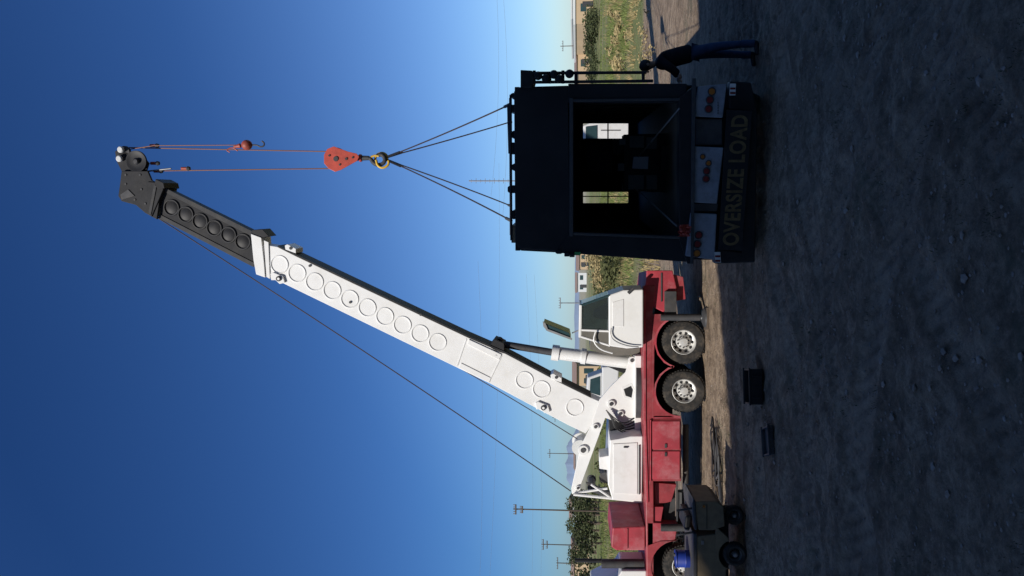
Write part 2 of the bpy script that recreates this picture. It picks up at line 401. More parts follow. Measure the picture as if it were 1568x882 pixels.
building('distant_house',876,770,800,260,'bwhite',14,1.2)
building('distant_house',879,835,900,210,'stucco',14,1.0)
# big industrial building behind the photographer: its shadow covers the yard
wg=group('industrial_building',(-3,-14,0))
ang=math.atan(0.40); q=Matrix.Rotation(ang,3,'Z')
HB=24.0
def wb(lx,ly,z): 
    p=q@Vector((lx,ly,0))+Vector((0,-0.6,0)); return (p.x,p.y,z)
V=[wb(x,y,z) for z in(0,HB) for x,y in((-36,-26),(8,-26),(8,0),(-36,0))]
mk('walls',V,[(0,1,2,3),(4,5,6,7),(0,1,5,4),(1,2,6,5),(2,3,7,6),(3,0,4,7)],'concrete',wg)
for i in range(5):
    lx=-33+i*6.5
    V=[wb(lx+a,b_,z) for z in(1.2,5.2) for a,b_ in((-2,0.01),(2,0.01),(2,0.08),(-2,0.08))]
    mk('dock_door_%d'%i,V,[(0,1,2,3),(4,5,6,7),(0,1,5,4),(1,2,6,5),(2,3,7,6),(3,0,4,7)],'bwhite',wg)
# ------------------------------------------------------------------ utility poles & lines
def pole(name,v,utop,y,r,arms,m='wood'):
    b=P(885,v,y); b.z=0; t=P(utop,v,y); t.x=b.x
    g=group(name,b); tube('shaft',[b,t],[r,r*.7],m,g,8)
    for k,(du,w) in enumerate(arms):
        z=P(utop+du,v,y).z
        box('crossarm_%d'%k,(b.x,y-.12,z),(w,.12,.14),m,g)
        for s in(-1,-.5,.5,1): tube('insulator_%d_%.1f'%(k,s),[(b.x+s*w*.45,y-.12,z),(b.x+s*w*.45,y-.12,z+.25)],.05,'grey',g,6)
    return t
t1=pole('utility_pole',782,786,75,.09,((4,1.0),(14,.7)))
t2=pole('utility_pole',835,829,115,.10,((3,1.6),(9,1.2)))
pole('utility_pole',863,852,140,.12,((2,2.2),))
pole('street_lamp',464,856,110,.10,((2,1.6),),'grey')
pole('utility_pole',695,838,170,.10,((4,2.0),))
pole('utility_pole',640,846,220,.12,((4,2.4),))
pole('utility_pole',70,858,170,.12,((4,2.4),))
# lattice TV antenna beyond the truck
ag=group('antenna_mast',P(885,277,40)); 
tube('mast',[P(960,277,40),P(718,277,40)],.035,'grey',ag,6)
for i in range(9):
    u=722+i*7; c=P(u,277,40); w=.14 if i%2 else .09
    tube('element_%d'%i,[c-Vector((w,0,0)),c+Vector((w,0,0))],.012,'grey',ag,5)
pw=group('power_lines',(0,200,20))
for k,(a,b,yy) in enumerate([((730,980),(732,400),210),((744,980),(764,250),230),((757,-60),(752,300),190),((766,-60),(770,330),190),((812,980),(806,420),260),((826,980),(818,420),260)]):
    tube('wire_%d'%k,catenary(P(*a,yy),P(*b,yy),1.5),.02,'grey',pw,4)
# ------------------------------------------------------------------ CRANE
C=Pl(0,17.8,0)
cr=group('truck_crane',(-3,19,0))
hw=2.5
plate('deck',[(985,437),(985,640),(989,770),(991,960),(1001,960),(1001,770),(1000,640),(999,480),(1003,437)],C,0,hw,'red',cr,.02)
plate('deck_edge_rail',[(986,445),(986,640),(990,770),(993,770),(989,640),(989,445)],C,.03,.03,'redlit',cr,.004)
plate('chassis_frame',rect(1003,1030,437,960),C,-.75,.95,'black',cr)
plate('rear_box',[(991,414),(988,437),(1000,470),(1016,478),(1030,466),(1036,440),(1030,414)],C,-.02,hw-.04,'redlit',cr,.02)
plate('rear_panel_seam',rect(1012,1014,418,462),C,.0,.02,'dgrey',cr,.0)
plate('rear_underbeam',[(1030,420),(1030,462),(1050,458),(1046,424)],C,-.1,1.8,'red',cr)
plate('outrigger_beam',rect(1018,1036,446,488),C,.08,hw,'dgrey',cr,.01)
bar('outrigger_jack',(1012,486),(1072,486),C,.12,.08,'dgrey',cr,14)
bar('outrigger_rod',(1070,486),(1086,486),C,.12,.05,'chrome',cr,12)
lathe('outrigger_foot',[(0,.1),(.10,.1),(.22,.05),(.24,0),(0,0)],Vector((C.pt(1080,486,.12).x,17.68,.03)),Vector((0,0,1)),'dgrey',cr,20)
# fender with arches
def arc(cu,cv,r,a0,a1,n=14):
    return [(cu-r*math.sin(R(a0+(a1-a0)*i/n)),cv+r*math.cos(R(a0+(a1-a0)*i/n))) for i in range(n+1)]
W1=(1043,524);W2=(1042,599)
f=[(999,481),(999,641),(1042,641)]+arc(W2[0],W2[1],38,0,164)+arc(W1[0],W1[1],38,16,180)+[(1042,481)]
plate('tandem_fender',f,C,0,.06,'red',cr,.005)
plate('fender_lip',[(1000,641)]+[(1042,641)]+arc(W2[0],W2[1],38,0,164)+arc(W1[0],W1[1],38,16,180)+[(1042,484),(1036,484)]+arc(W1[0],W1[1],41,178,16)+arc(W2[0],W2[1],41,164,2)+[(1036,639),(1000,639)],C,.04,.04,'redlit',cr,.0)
for k,(w,rr) in enumerate(((W1,34),(W2,33))):
    c=C.pt(w[0],w[1],-.05); r=rr*C.mpp(1043,524)
    c.z=r
    wheel('tandem_wheel_%d'%k,c,C.n,r,.3,cr)
    wheel('tandem_inner_%d'%k,c+Vector((0,.38,0)),C.n,r,.3,cr)
    wheel('tandem_far_%d'%k,c+Vector((0,2.1,0)),C.n,r,.3,cr)
    tube('axle_%d'%k,[c,c+Vector((0,2.3,0))],.1,'black',cr)
fw=C.pt(1037,868,-.05); fw.z=r
wheel('steer_wheel',fw,C.n,r,.32,cr); wheel('steer_wheel_far',fw+Vector((0,2.1,0)),C.n,r,.3,cr)
# toolboxes
plate('toolbox',rect(993,1043,642,737),C,.0,.7,'red',cr,.015)
for k,(a,b) in enumerate(((645,688),(691,734))):
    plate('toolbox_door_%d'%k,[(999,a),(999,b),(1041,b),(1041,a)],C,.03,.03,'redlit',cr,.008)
    plate('door_latch_%d'%k,rect(1018,1021,b-8 if k==0 else a+2,b-2 if k==0 else a+8),C,.055,.03,'dgrey',cr,.003)
plate('toolbox_top_lip',rect(995,997,643,736),C,.05,.05,'redlit',cr,0)
plate('step_bar',rect(1036,1038,737,800),C,.0,.1,'dgrey',cr,.003)
plate('midship_red_box',[(1002,739),(1002,775),(1028,768),(1036,742)],C,-.15,1.5,'red',cr,.01)
plate('midship_red_box_b',[(996,776),(996,800),(1012,800),(1016,776)],C,-.05,1.9,'redlit',cr,.01)
plate('front_outrigger_beam',rect(1016,1034,737,800),C,-.25,2.2,'dgrey',cr,.01)
bar('front_jack',(1012,808),(1062,808),C,.05,.085,'dgrey',cr,14)
bar('air_tank',(1046,752),(1046,795),C,-.4,.16,'black',cr,16)
bar('exhaust_pipe',(1050,650),(1050,740),C,-.5,.07,'dgrey',cr,12)
# engine housing + carrier cab
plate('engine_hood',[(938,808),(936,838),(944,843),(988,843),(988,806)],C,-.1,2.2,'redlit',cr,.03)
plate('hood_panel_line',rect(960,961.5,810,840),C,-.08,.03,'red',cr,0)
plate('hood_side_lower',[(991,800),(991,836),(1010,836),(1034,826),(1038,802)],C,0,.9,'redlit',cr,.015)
plate('front_fender',[(991,836)]+[(996,905)]+[(1036,908)]+arc(1037,868,40,0,180)[0:]+[(1010,829)],C,.02,.5,'red',cr,.01)
bar('air_cleaner',(921,863),(986,863),C,-.3,.11,'dgrey',cr,18)
bar('exhaust_stack',(880,858),(930,859),C,-.5,.05,'black',cr,12)
plate('carrier_cab',[(952,874),(946,884),(905,905),(905,960),(990,960),(990,874)],C,-.1,1.3,'white',cr,.03)
plate('carrier_cab_window',[(915,908),(915,950),(942,950),(942,892)],C,-.08,.03,'teal',cr,.0)
# ---- turntable / superstructure (slewed plane)
T=Pl(-3.2,19.1,-7)
lathe('turntable_ring',[(0,.0),(.8,0),(.8,.16),(0,.16)],Vector((T.pt(982,600).x+.1,19.0,1.42)),Vector((0,0,1)),'dgrey',cr,40)
for s,off in(('near',.40),('far',-.33)):
    plate('turret_plate_'+s,[(918,612),(935,592),(958,570),(964,547),(982,545),(982,662),(962,662),(953,648),(938,644),(927,640),(886,752),(876,757),(875,748),(889,684),(906,650)],T,off,.07,'white',cr,.008)
plate('turret_floor',rect(972,982,545,768),T,.5,.95,'white2',cr,.01)
plate('turret_web',rect(940,975,596,606),T,.32,.64,'white2',cr,.01)
plate('turret_pocket',[(955,596),(958,606),(967,609),(969,597),(966,591)],T,.415,.02,'black',cr,.0)
plate('turret_pocket_rim',[(952,593),(955,609),(969,613),(972,597),(967,587)],T,.408,.02,'white2',cr,.004)
for (a,b,rp) in((936,619,6),(893,690,8),(885,748,4),(968,552,6),(950,634,5),(912,654,5)):
    disc('pin_boss',a,b,rp,T,.46,.08,'white',cr); disc('pin',a,b,rp*.5,T,.485,.05,'dgrey',cr,20)
bar('gantry_post_0',(878,757),(984,768),T,.5,.035,'white',cr); bar('gantry_post_1',(878,757),(984,768),T,-.42,.035,'white',cr)
bar('gantry_brace',(905,742),(938,764),T,.5,.025,'white',cr); bar('gantry_brace_b',(880,755),(930,748),T,.45,.03,'white',cr)
plate('gantry_link',[(897,738),(903,752),(936,765),(934,752)],T,.3,.05,'dgrey',cr,.005)
for (a,b,rp) in((906,740,7),(888,680,12),(925,725,8)):
    lathe('winch_drum',[(0,.30),(rp*.017,.30),(rp*.017,.27),(rp*.012,.25),(rp*.012,-.25),(rp*.017,-.26),(rp*.017,-.29),(0,-.3)],T.pt(a,b,0),T.n,'bwhite' if rp==12 else 'dgrey',cr,28)
plate('hydraulic_block',[(932,642),(934,665),(952,662),(955,645)],T,.3,.4,'black',cr)
for k in range(6):
    tube('hydraulic_hose_%d'%k,sm([T.pt(928+k*2,628+k*3,.5),T.pt(940,640+k*3,.58),T.pt(955+k,650+k*3,.55),T.pt(972,640+k*5,.4)]),.016,'black',cr,6)
# engine/counterweight housing
plate('counterweight_housing',[(934,674),(931,742),(938,766),(983,768),(984,668),(966,668),(948,672)],T,1.0,2.0,'white',cr,.02)
plate('housing_door',[(939,680),(939,755),(976,757),(976,678)],T,1.02,.04,'white2',cr,.008)
plate('housing_door_b',[(980,682),(980,757),(978,757),(978,682)],T,1.03,.04,'dgrey',cr,.0)
plate('housing_handle',rect(955,962,684,686),T,1.05,.03,'dgrey',cr,.003)
plate('housing_top_box',[(918,700),(918,718),(933,720),(933,698)],T,.7,.6,'white2',cr,.01)
# operator cab
cabo=1.3
plate('operator_cab_lower',[(932,452),(955,444),(985,443),(985,532),(960,534),(932,530)],T,cabo,.85,'white',cr,.03)
plate('operator_cab_roof',[(887,467),(886,517),(890,517),(891,467)],T,cabo,.85,'white',cr,.01)
for nm,off in(('near',cabo),('far',cabo-.80)):
    bar('cab_pillar_front_'+nm,(889,468),(934,452),T,off-.03,.03,'teal',cr)
    bar('cab_pillar_mid_'+nm,(889,505),(934,507),T,off-.03,.03,'white',cr)
    bar('cab_pillar_rear_'+nm,(889,515),(934,529),T,off-.03,.03,'white2',cr)
plate('cab_side_glass',[(891,469),(891,503),(931,505),(931,454)],T,cabo-.04,.01,'glass',cr,0)
plate('cab_side_glass_far',[(891,469),(891,513),(931,527),(931,454)],T,cabo-.8,.01,'glass',cr,0)
a=[T.pt(889,467,cabo-.02),T.pt(932,452,cabo-.02),T.pt(932,452,cabo-.02)-T.n*.8,T.pt(889,467,cabo-.02)-T.n*.8]
mk('cab_windshield',a,[(0,1,2,3)],'glass',cr)
plate('cab_rear_panel_shaded',[(891,507),(891,515),(932,529),(932,509)],T,cabo-.02,.04,'inwall',cr,0)  # cab interior tone, with the lift cylinder's brown shadow put into the colour
plate('cab_seat',[(910,478),(908,486),(930,490),(938,470),(934,464)],T,cabo-.3,.4,'black',cr,.02)
plate('cab_door_panel',[(938,463),(938,500),(955,500),(955,458)],T,cabo+.012,.03,'white2',cr,.006)
tube('cab_grab_rail',sm([T.pt(*p,cabo+.06) for p in((936,502),(934,515),(944,524),(962,530),(978,531))]),.014,'grey',cr,8)
tube('cab_grab_rail_b',sm([T.pt(*p,cabo+.06) for p in((912,508),(908,522),(918,535),(938,541))]),.018,'white',cr,8)
bar('cab_beam_light',(962,449),(970,441),T,cabo+.02,.04,'dgrey',cr)
tube('cab_hose_loop',sm([T.pt(*p,.9) for p in((935,505),(945,520),(960,530),(975,533),(984,525))]),.03,'dgrey',cr,8)
# opened roof hatch
plate('cab_roof_hatch',[(832,494),(836,506),(874,520),(872,510)],T,cabo-.1,.6,'teal',cr,.01)
plate('cab_roof_hatch_frame',[(831,492),(832,500),(838,507),(876,521),(876,518),(839,504),(835,495)],T,cabo-.07,.03,'grey',cr,0)
bar('hatch_stay',(876,510),(888,505),T,cabo-.2,.015,'grey',cr)
# equipment behind cab
plate('valve_bank',[(905,512),(903,535),(935,545),(980,544),(980,532),(934,530)],T,.35,.8,'inwall',cr,.01)
plate('swing_motor',[(930,545),(926,560),(955,572),(965,565),(965,545)],T,-.2,.5,'black',cr,.02)
# lift cylinder
for nm,off in(('near',.0),):
    bar('lift_rod_'+nm,(764,526),(855,541),T,off,.09,'dgrey',cr,20)
    bar('lift_barrel_'+nm,(848,540),(972,556),T,off,.165,'white',cr,28)
    bar('lift_gland_'+nm,(845,539.5),(856,541),T,off,.20,'white',cr,28)
    bar('lift_collar_'+nm,(890,545),(897,546),T,off,.20,'white',cr,28)
    disc('lift_foot_pin_'+nm,974,556,8,T,off+.14,.28,'dgrey',cr)
    disc('lift_head_pin_'+nm,763,525,7,T,off+.12,.24,'boomblack',cr)
    bar('lift_port_pipe',(866,550),(960,562),T,off+.12,.02,'white',cr,8)
# ---- boom
BW=.24
base=[(388,372),(393,418),(434,434),(700,563),(752,588),(868,650),(897,664),(914,640),(926,618),(905,609),(858,586),(775,542),(715,516),(645,483),(455,393),(425,378)]
plate('boom_base_section',base,T,BW,2*BW,'white',cr,.012)
plate('boom_underside_shade',[(425,376),(455,390.5),(645,480.5),(715,513.5),(775,539.5),(858,583.5),(905,607),(905,609.3),(858,586.3),(775,542.3),(715,516.3),(645,483.3),(455,393.3),(425,378.3)],T,BW+.02,2*BW+.04,'boomblack',cr,0)  # black strip: shade under the white boom put into the colour
# collar at boom mouth
plate('boom_mouth_collar',[(384,358),(388,398),(392,420),(406,425),(404,400),(400,364)],T,BW+.06,2*BW+.12,'white',cr,.01)
plate('boom_mouth_collar_b',[(404,368),(408,424),(413,427),(411,371)],T,BW+.03,.04,'white2',cr,.004)
plate('mouth_black_tab',[(386,352),(402,351),(412,362),(400,364),(385,359)],T,BW+.03,2*BW,'black',cr,.01)
def side_strip(p0,p1,w,off,m,nm):
    d=Vector((p1[0]-p0[0],p1[1]-p0[1])).normalized(); n2=Vector((-d.y,d.x))*w
    plate(nm,[(p0[0]-n2.x,p0[1]-n2.y),(p1[0]-n2.x,p1[1]-n2.y),(p1[0]+n2.x,p1[1]+n2.y),(p0[0]+n2.x,p0[1]+n2.y)],T,off,.03,m,cr,.003)
side_strip((700,560),(714,519),.8,BW+.012,'white2','boom_weld_a')
side_strip((749,584),(768,545),.8,BW+.012,'white2','boom_weld_b')
plate('boom_doubler',[(718,520),(716,527),(764,551),(768,543)],T,BW+.03,.04,'white',cr,.005)
plate('boom_doubler_b',[(703,563),(706,556),(752,579),(749,586)],T,BW+.02,.03,'white',cr,.005)
for i in range(10):
    k=i/9; u=428+(670-428)*k; v=405+(524-405)*k
    ring('boom_stamping',u,v,14,T,BW,.035,.02,'white',cr)
for (u,v) in((803,582),(829,596),(880,624)):
    ring('boom_stamping',u,v,14,T,BW,.035,.02,'white',cr)
for (u,v) in((445,380),(852,578)):
    plate('boom_bracket_under',[(u-9,v-4),(u-5,v-6),(u+8,v+1),(u+8,v+8),(u-8,v+2)],T,BW+.03,.5,'white',cr,.008)
    disc('bracket_pin',u,v,2.5,T,BW+.045,.03,'dgrey',cr)
for (u,v) in((424,427),(830,625)):
    plate('boom_bracket_top',[(u-10,v-8),(u-6,v-10),(u+9,v-4),(u+12,v+6),(u+4,v+8),(u-2,v+2),(u-9,v+2)],T,BW+.06,.2,'white',cr,.01)
    disc('bracket_roller',u+2,v,4,T,BW+.1,.06,'dgrey',cr)
    disc('bracket_roller_hub',u+2,v,2,T,BW+.12,.05,'white',cr)
for (u,v) in((644,483),(474,408),(760,545),(536,464)):
    disc('boom_bolt',u,v-1,2,T,BW+.03,.04,'dgrey',cr,12)
plate('cylinder_lug',[(750,528),(757,519),(772,526),(772,542),(752,536)],T,.24,.48,'boomblack',cr,.01)
# inner sections
IW=.21
inner=[(244,286),(246,333),(389,406),(396,400),(392,364),(386,356)]
plate('boom_inner_section',inner,T,IW,2*IW,'boomblack',cr,.012)
plate('boom_inner_top_flange',[(244,328),(242,334),(388,409),(390,403)],T,IW+.02,.05,'boomgrey',cr,.004)
plate('boom_inner_lower_flange',[(243,283),(244,290),(384,361),(386,354)],T,IW+.02,.05,'boomgrey',cr,.004)
for i in range(6):
    k=i/5; u=263+(372-263)*k; v=320+(372-320)*k
    ring('inner_stamping',u,v-2,12.5,T,IW,.05,.035,'boomgrey',cr)
    disc('inner_stamping_recess',u,v-2,9,T,IW+.006,.02,'black',cr)
# head
hs=[(240,336),(247,284),(232,276),(226,262),(206,262),(186,262),(183,286),(181,300),(186,308),(208,314),(222,326)]
plate('boom_head_side',hs,T,.31,.07,'boomblack',cr,.01)
plate('boom_head_side_far',hs,T,-.24,.07,'boomblack',cr,.01)
plate('boom_head_core',[(238,330),(244,290),(220,275),(200,275),(200,300),(220,318)],T,.2,.4,'black',cr,.01)
plate('boom_head_gusset',[(196,290),(184,298),(186,306),(206,300)],T,.33,.05,'dgrey',cr,.006)
for (u,v) in((192,268),(214,268),(192,282),(216,290),(206,306),(222,312)): disc('head_bolt',u,v,1.6,T,.33,.03,'dgrey',cr,10)
plate('head_collar',[(226,278),(224,326),(232,332),(250,290),(244,280)],T,.34,.68,'boomblack',cr,.012)
plate('head_collar_strap',[(236,281),(227,326),(231,329),(240,283)],T,.36,.72,'boomgrey',cr,.006)
plate('head_ear',[(238,274),(250,280),(252,288),(244,290),(236,284)],T,.36,.72,'boomblack',cr,.01)
plate('sheave_cheek',[(186,262),(224,262),(228,250),(218,238),(200,236),(182,228),(176,232),(178,246)],T,.22,.05,'boomblack',cr,.008)
plate('sheave_cheek_far',[(186,262),(224,262),(228,250),(218,238),(200,236),(182,228),(176,232),(178,246)],T,-.17,.05,'boomblack',cr,.008)
for off in(.30,.12,-.06,-.22):
    lathe('main_sheave',[(0,.0),(.07,0),(.09,-.015),(.22,-.015),(.25,.0),(.27,0),(.25,-.03),(.27,-.06),(.22,-.06),(0,-.06)],T.pt(208,247,off),T.n,'black',cr,30)
lathe('sheave_hub',[(0,.03),(.05,.03),(.07,0),(.07,-.02)],T.pt(208,247,.34),T.n,'dgrey',cr,20)
for (u,v) in((184,229),(182,243)):
    lathe('nose_roller',[(0,.02),(.06,.02),(.08,0),(.08,-.06),(0,-.08)],T.pt(u,v,.32),T.n,'bwhite',cr,20)
lathe('nose_sheave',[(0,0),(.14,0),(.16,-.02),(.14,-.03),(.16,-.06),(0,-.06)],T.pt(190,233,.22),T.n,'dgrey',cr,26)
bar('anti_two_block_bar',(228,262),(262,258),T,.1,.02,'grey',cr)
# ---- ropes
hy=T.pt(215,240,0).y
Hk=Pl(0,hy,0)
tube('hoist_line_a',[Hk.pt(198,226),Hk.pt(500,232)],.016,'ropeor',cr,6)
tube('hoist_line_b',[Hk.pt(215,262),Hk.pt(508,258)],.016,'ropeor',cr,6)
tube('aux_line',[Hk.pt(196,229,.1),Hk.pt(235,223,.2),Hk.pt(372,222,.3)],.012,'ropeor',cr,6)
for (u,v) in((237,223),(285,258),(238,250),(243,262)):
    bar('rope_socket',(u-7,v),(u+3,v),Hk,.02,.04,'ballbrown',cr,10)
    lathe('rope_weight',[(0,.05),(.045,.03),(.06,0),(.045,-.05),(0,-.06)],Hk.pt(u+3,v,.02),Vector((0,0,1)),'dgrey',cr,14)
bc=Hk.pt(378,222,.3)
lathe('headache_ball',[(0,.15)]+[(.128*math.cos(R(t)),.128*math.sin(R(t))*1.05) for t in range(75,-91,-15)],bc,Vector((0,0,1)),'ballbrown',cr,28)
tube('ball_swivel',[Hk.pt(358,225,.3),Hk.pt(368,223,.3)],[.03,.06],'ballbrown',cr,12)
tube('ball_side_shackle',sm([Hk.pt(352,233,.3),Hk.pt(346,230,.3),Hk.pt(356,225,.3),Hk.pt(364,231,.3)]),.016,'ballbrown',cr,8)
tube('ball_hook',sm([Hk.pt(*p,.3) for p in((386,222),(394,222),(398,225),(404,224),(405,219),(401,216))]),.02,'dgrey',cr,8)
hb=[(511,224),(501,228),(496,237),(496,250),(503,258),(513,263),(522,260),(547,246),(550,240),(546,235),(533,232)]
for off in(.20,.10,0,-.08):
    plate('hook_block_cheek',hb,Hk,off,.025,'redor',cr,.008)
for off in(.16,.05,-.04):
    disc('hook_block_sheave',514,243,17,Hk,off,.05,'dgrey',cr)
for (u,v,r_) in((514,243,4),(504,238,1.6),(530,243,2),(520,252,1.6),(540,241,1.6)): disc('block_bolt',u,v,r_,Hk,.22,.03,'dgrey',cr,14)
tube('hook_shank',[Hk.pt(547,242,.05),Hk.pt(565,242,.05)],[.07,.055],'dgrey',cr,14)
lathe('hook_nut_collar',[(.0,.03),(.09,.03),(.1,0),(.09,-.03),(0,-.03)],Hk.pt(552,242,.05),Vector((0,0,1)),'redor',cr,18)
tube('crane_hook',sm([Hk.pt(*p,.05) for p in((563,242),(568,243),(571,249),(578,253),(587,251),(590,244),(586,237),(580,237))]),.05,'dgrey',cr,12)
tube('hook_latch',[Hk.pt(*p,.08) for p in((568,240),(574,238),(580,239))],.025,'yellow',cr,8)
tube('shackle_a',sm([Hk.pt(*p,.0) for p in((574,246),(576,237),(586,233),(594,239),(592,247))]),.03,'yellow',cr,10)
tube('shackle_b',sm([Hk.pt(*p,.12) for p in((576,245),(578,254),(586,258),(595,253),(595,246))]),.03,'yellow',cr,10)
tube('hoist_line_along_boom',catenary(T.pt(236,330,.1),T.pt(874,752,0),.12),.014,'rope',cr,6)
tube('outer_pendant',catenary(T.pt(703,563,0),T.pt(884,672,0),.03),.012,'rope',cr,6)
# ------------------------------------------------------------------ BOX TRUCK in shade
Vn=Pl(2.0,12.0,-9)
bt=group('box_truck',(2.2,14.5,0))
LEN=8.8
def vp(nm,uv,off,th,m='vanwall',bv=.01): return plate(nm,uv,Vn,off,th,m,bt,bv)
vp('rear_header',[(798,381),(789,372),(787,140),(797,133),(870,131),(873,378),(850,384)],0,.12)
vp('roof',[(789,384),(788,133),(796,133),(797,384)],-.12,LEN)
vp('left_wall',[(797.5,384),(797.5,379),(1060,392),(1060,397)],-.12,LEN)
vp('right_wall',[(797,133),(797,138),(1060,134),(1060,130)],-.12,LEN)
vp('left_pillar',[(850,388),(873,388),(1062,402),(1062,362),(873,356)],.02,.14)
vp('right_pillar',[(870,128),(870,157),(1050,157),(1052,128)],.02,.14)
vp('opening_trim_top',[(872,150),(872,362),(878,362),(878,150)],.05,.06,'dgrey')
vp('opening_trim_left',[(878,356),(1042,362),(1042,366),(878,360)],.05,.05,'dgrey')
vp('opening_trim_right',[(878,152),(1042,150),(1042,154),(878,156)],.05,.05,'dgrey')
vp('rear_corner_box',[(797,107),(797,134),(815,134),(818,122),(815,108)],.05,.5,'black')
vp('roof_sunlit_bit',[(783,345),(783,372),(790,372),(790,345)],-.3,1.0,'tan')  # tan colour stands in for a sunlit bit on the shaded roof
for k,(u0,v0,v1) in enumerate(((781,142,150),(779,160,172),(782,200,212),(778,218,236),(784,250,262),(777,284,296),(782,322,336))):
    vp('roof_fitting_%d'%k,[(u0,v0+2),(u0,v1-2),(u0+4,v1),(789,v1),(789,v0),(u0+4,v0)],-.2-.2*k,.35,'black',.02)
tube('roof_rail',[Vn.pt(782,145,-.2),Vn.pt(783,368,-.2)],.02,'black',bt,8)
tube('roof_rail_b',[Vn.pt(781,150,-2),Vn.pt(782,360,-2)],.02,'black',bt,8)
tube('roof_rail_diag',[Vn.pt(779,160,-.4),Vn.pt(781,235,-.5)],.03,'black',bt,8)
# interior
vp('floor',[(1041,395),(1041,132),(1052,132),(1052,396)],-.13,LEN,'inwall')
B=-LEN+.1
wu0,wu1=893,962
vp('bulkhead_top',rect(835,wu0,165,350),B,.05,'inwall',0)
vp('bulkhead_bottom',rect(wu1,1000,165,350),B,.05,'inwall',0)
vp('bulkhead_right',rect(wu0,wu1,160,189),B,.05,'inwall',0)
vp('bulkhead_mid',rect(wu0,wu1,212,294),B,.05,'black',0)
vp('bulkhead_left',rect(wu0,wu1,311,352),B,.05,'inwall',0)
for k,(a,b) in enumerate(((189,212),(294,311))):
    vp('window_bar_%d'%k,rect(930,932,a,b),B+.02,.03,'black',0)
vp('window_bar_v',rect(893,962,300,301.5),B+.02,.03,'black',0)
bk=-Vn.n
for k in range(12):
    d=bk*(.3+k*.7)
    tube('wall_rib_l%d'%k,[Vn.pt(830,376,-.1)+d,Vn.pt(1042,387,-.1)+d],.03,'inwall',bt,6)
    tube('wall_rib_r%d'%k,[Vn.pt(830,141,-.1)+d,Vn.pt(1042,137,-.1)+d],.03,'inwall',bt,6)
    tube('ceiling_rib_%d'%k,[Vn.pt(799,141,-.1)+d,Vn.pt(799,372,-.1)+d],.03,'inwall',bt,6)
vp('console_cabinet',[(938,212),(938,236),(960,236),(960,212)],-2.6,.5,'black')
vp('seat_back',[(893,216),(897,266),(940,270),(943,214)],-3.6,.2,'black',.05)
vp('work_bench',[(955,206),(955,292),(1046,296),(1046,204)],-2.2,.6,'black',.01)
for k,(a,b,c_,d_) in enumerate(((964,986,208,226),(990,1006,210,228),(962,986,268,290),(990,1006,268,290),(948,958,212,222),(946,956,250,262))):
    vp('equipment_screen_%d'%k,rect(a,b,c_,d_),-2.17,.02,'screen',.003)
vp('paper_notice',[(970,240),(968,258),(992,259),(993,240)],-2.14,.006,'paper',0)
vp('floor_bin',rect(1012,1046,222,262),-1.6,.4,'black',.02)
tube('tailgate_chain_r',[Vn.pt(1040,166,.1),Vn.pt(978,240,-1.8)],.013,'grey',bt,6)
tube('tailgate_chain_l',[Vn.pt(1036,346,.1),Vn.pt(972,288,-1.8)],.013,'grey',bt,6)
# right-hand side rack
for k,(p,qq) in enumerate((((812,112),(990,111)),((812,126),(1000,124)),((818,108),(818,128)),((842,110),(842,128)),((862,108),(862,128)),((882,110),(882,128)),((985,110),(985,126)))):
    tube('side_rack_%d'%k,[Vn.pt(*p,.02),Vn.pt(*qq,.02)],.025,'black',bt,8)
for k,(u,v) in enumerate(((824,116),(836,120),(848,114),(856,121),(872,113))):
    lathe('rack_light_%d'%k,[(0,.08),(.05,.07),(.07,0),(.05,-.06),(0,-.07)],Vn.pt(u,v,.05),Vn.n,'black',bt,14)
for k,(u,v) in enumerate(((856,386),(868,390),(876,391))):
    vp('left_marker_%d'%k,rect(u-4,u+4,v-3,v+3),.05,.1,'black',.01)
vp('left_mirror_green',rect(880,889,386,391),.06,.02,mat('green_reflector',(0.05,0.35,0.1),.4),0)
# tail
vp('tail_sill',[(1040,366),(1040,150),(1060,134),(1066,134),(1062,404),(1052,404)],.05,.3,'black')
panels=[[(1062,178),(1070,132),(1113,128),(1107,180)],[(1062,310),(1064,224),(1108,226),(1098,312)],[(1050,392),(1058,326),(1098,328),(1094,398)]]
for k,pp in enumerate(panels): vp('tail_panel_%d'%k,pp,.12,.1,'panel',.012)
vp('tail_panel_between_a',[(1066,182),(1066,222),(1106,222),(1106,182)],.06,.06,'dgrey')
vp('tail_panel_between_b',[(1064,312),(1062,324),(1098,324),(1100,312)],.06,.06,'dgrey')
vp('tail_frame_mid',[(1060,120),(1058,404),(1062,404),(1066,120)],.16,.05,'dgrey',.004)
for k,(u,v,r_,mm) in enumerate(((1090,140,5,'orange'),(1087,153,5,'lens'),(1085,167,5,'lens'),(1082,262,4.5,'lens'),(1081,274,4.5,'lens'),(1085,250,3.5,'orange'),(1068,374,5,'lens'),(1070,360,5,'lens'),(1067,388,5,'orange'),(1076,240,3,'orange'))):
    ring('lamp_bezel_%d'%k,u,v,r_+1.5,Vn,.12,.02,.02,'dgrey',bt); disc('tail_lamp_%d'%k,u,v,r_,Vn,.14,.04,mm,bt,20)
for k in range(5):
    vp('vent_slot_%d'%k,rect(1099,1100,156+k*4,158.5+k*4),.13,.02,'black',0)
vp('banner',[(1100,382),(1113,168),(1152,170),(1136,384)],.20,.02,'black',.003)
vp('bumper',[(1094,404),(1096,380),(1136,386),(1144,170),(1116,166),(1118,124),(1150,126),(1160,170),(1156,402)],.05,.25,'black',.02)
vp('reflector_left',[(1094,386),(1095,402),(1104,402),(1103,386)],.14,.01,'bwhite',0)
vp('reflector_right',[(1118,128),(1117,146),(1126,146),(1127,128)],.14,.01,'bwhite',0)
for k,(a,b,c_) in enumerate(((1095,1103,391),(1095,1103,398),(1118,1126,134),(1118,1126,141))):
    vp('reflector_red_%d'%k,rect(a,b,c_,c_+3),.145,.006,'lens',0)
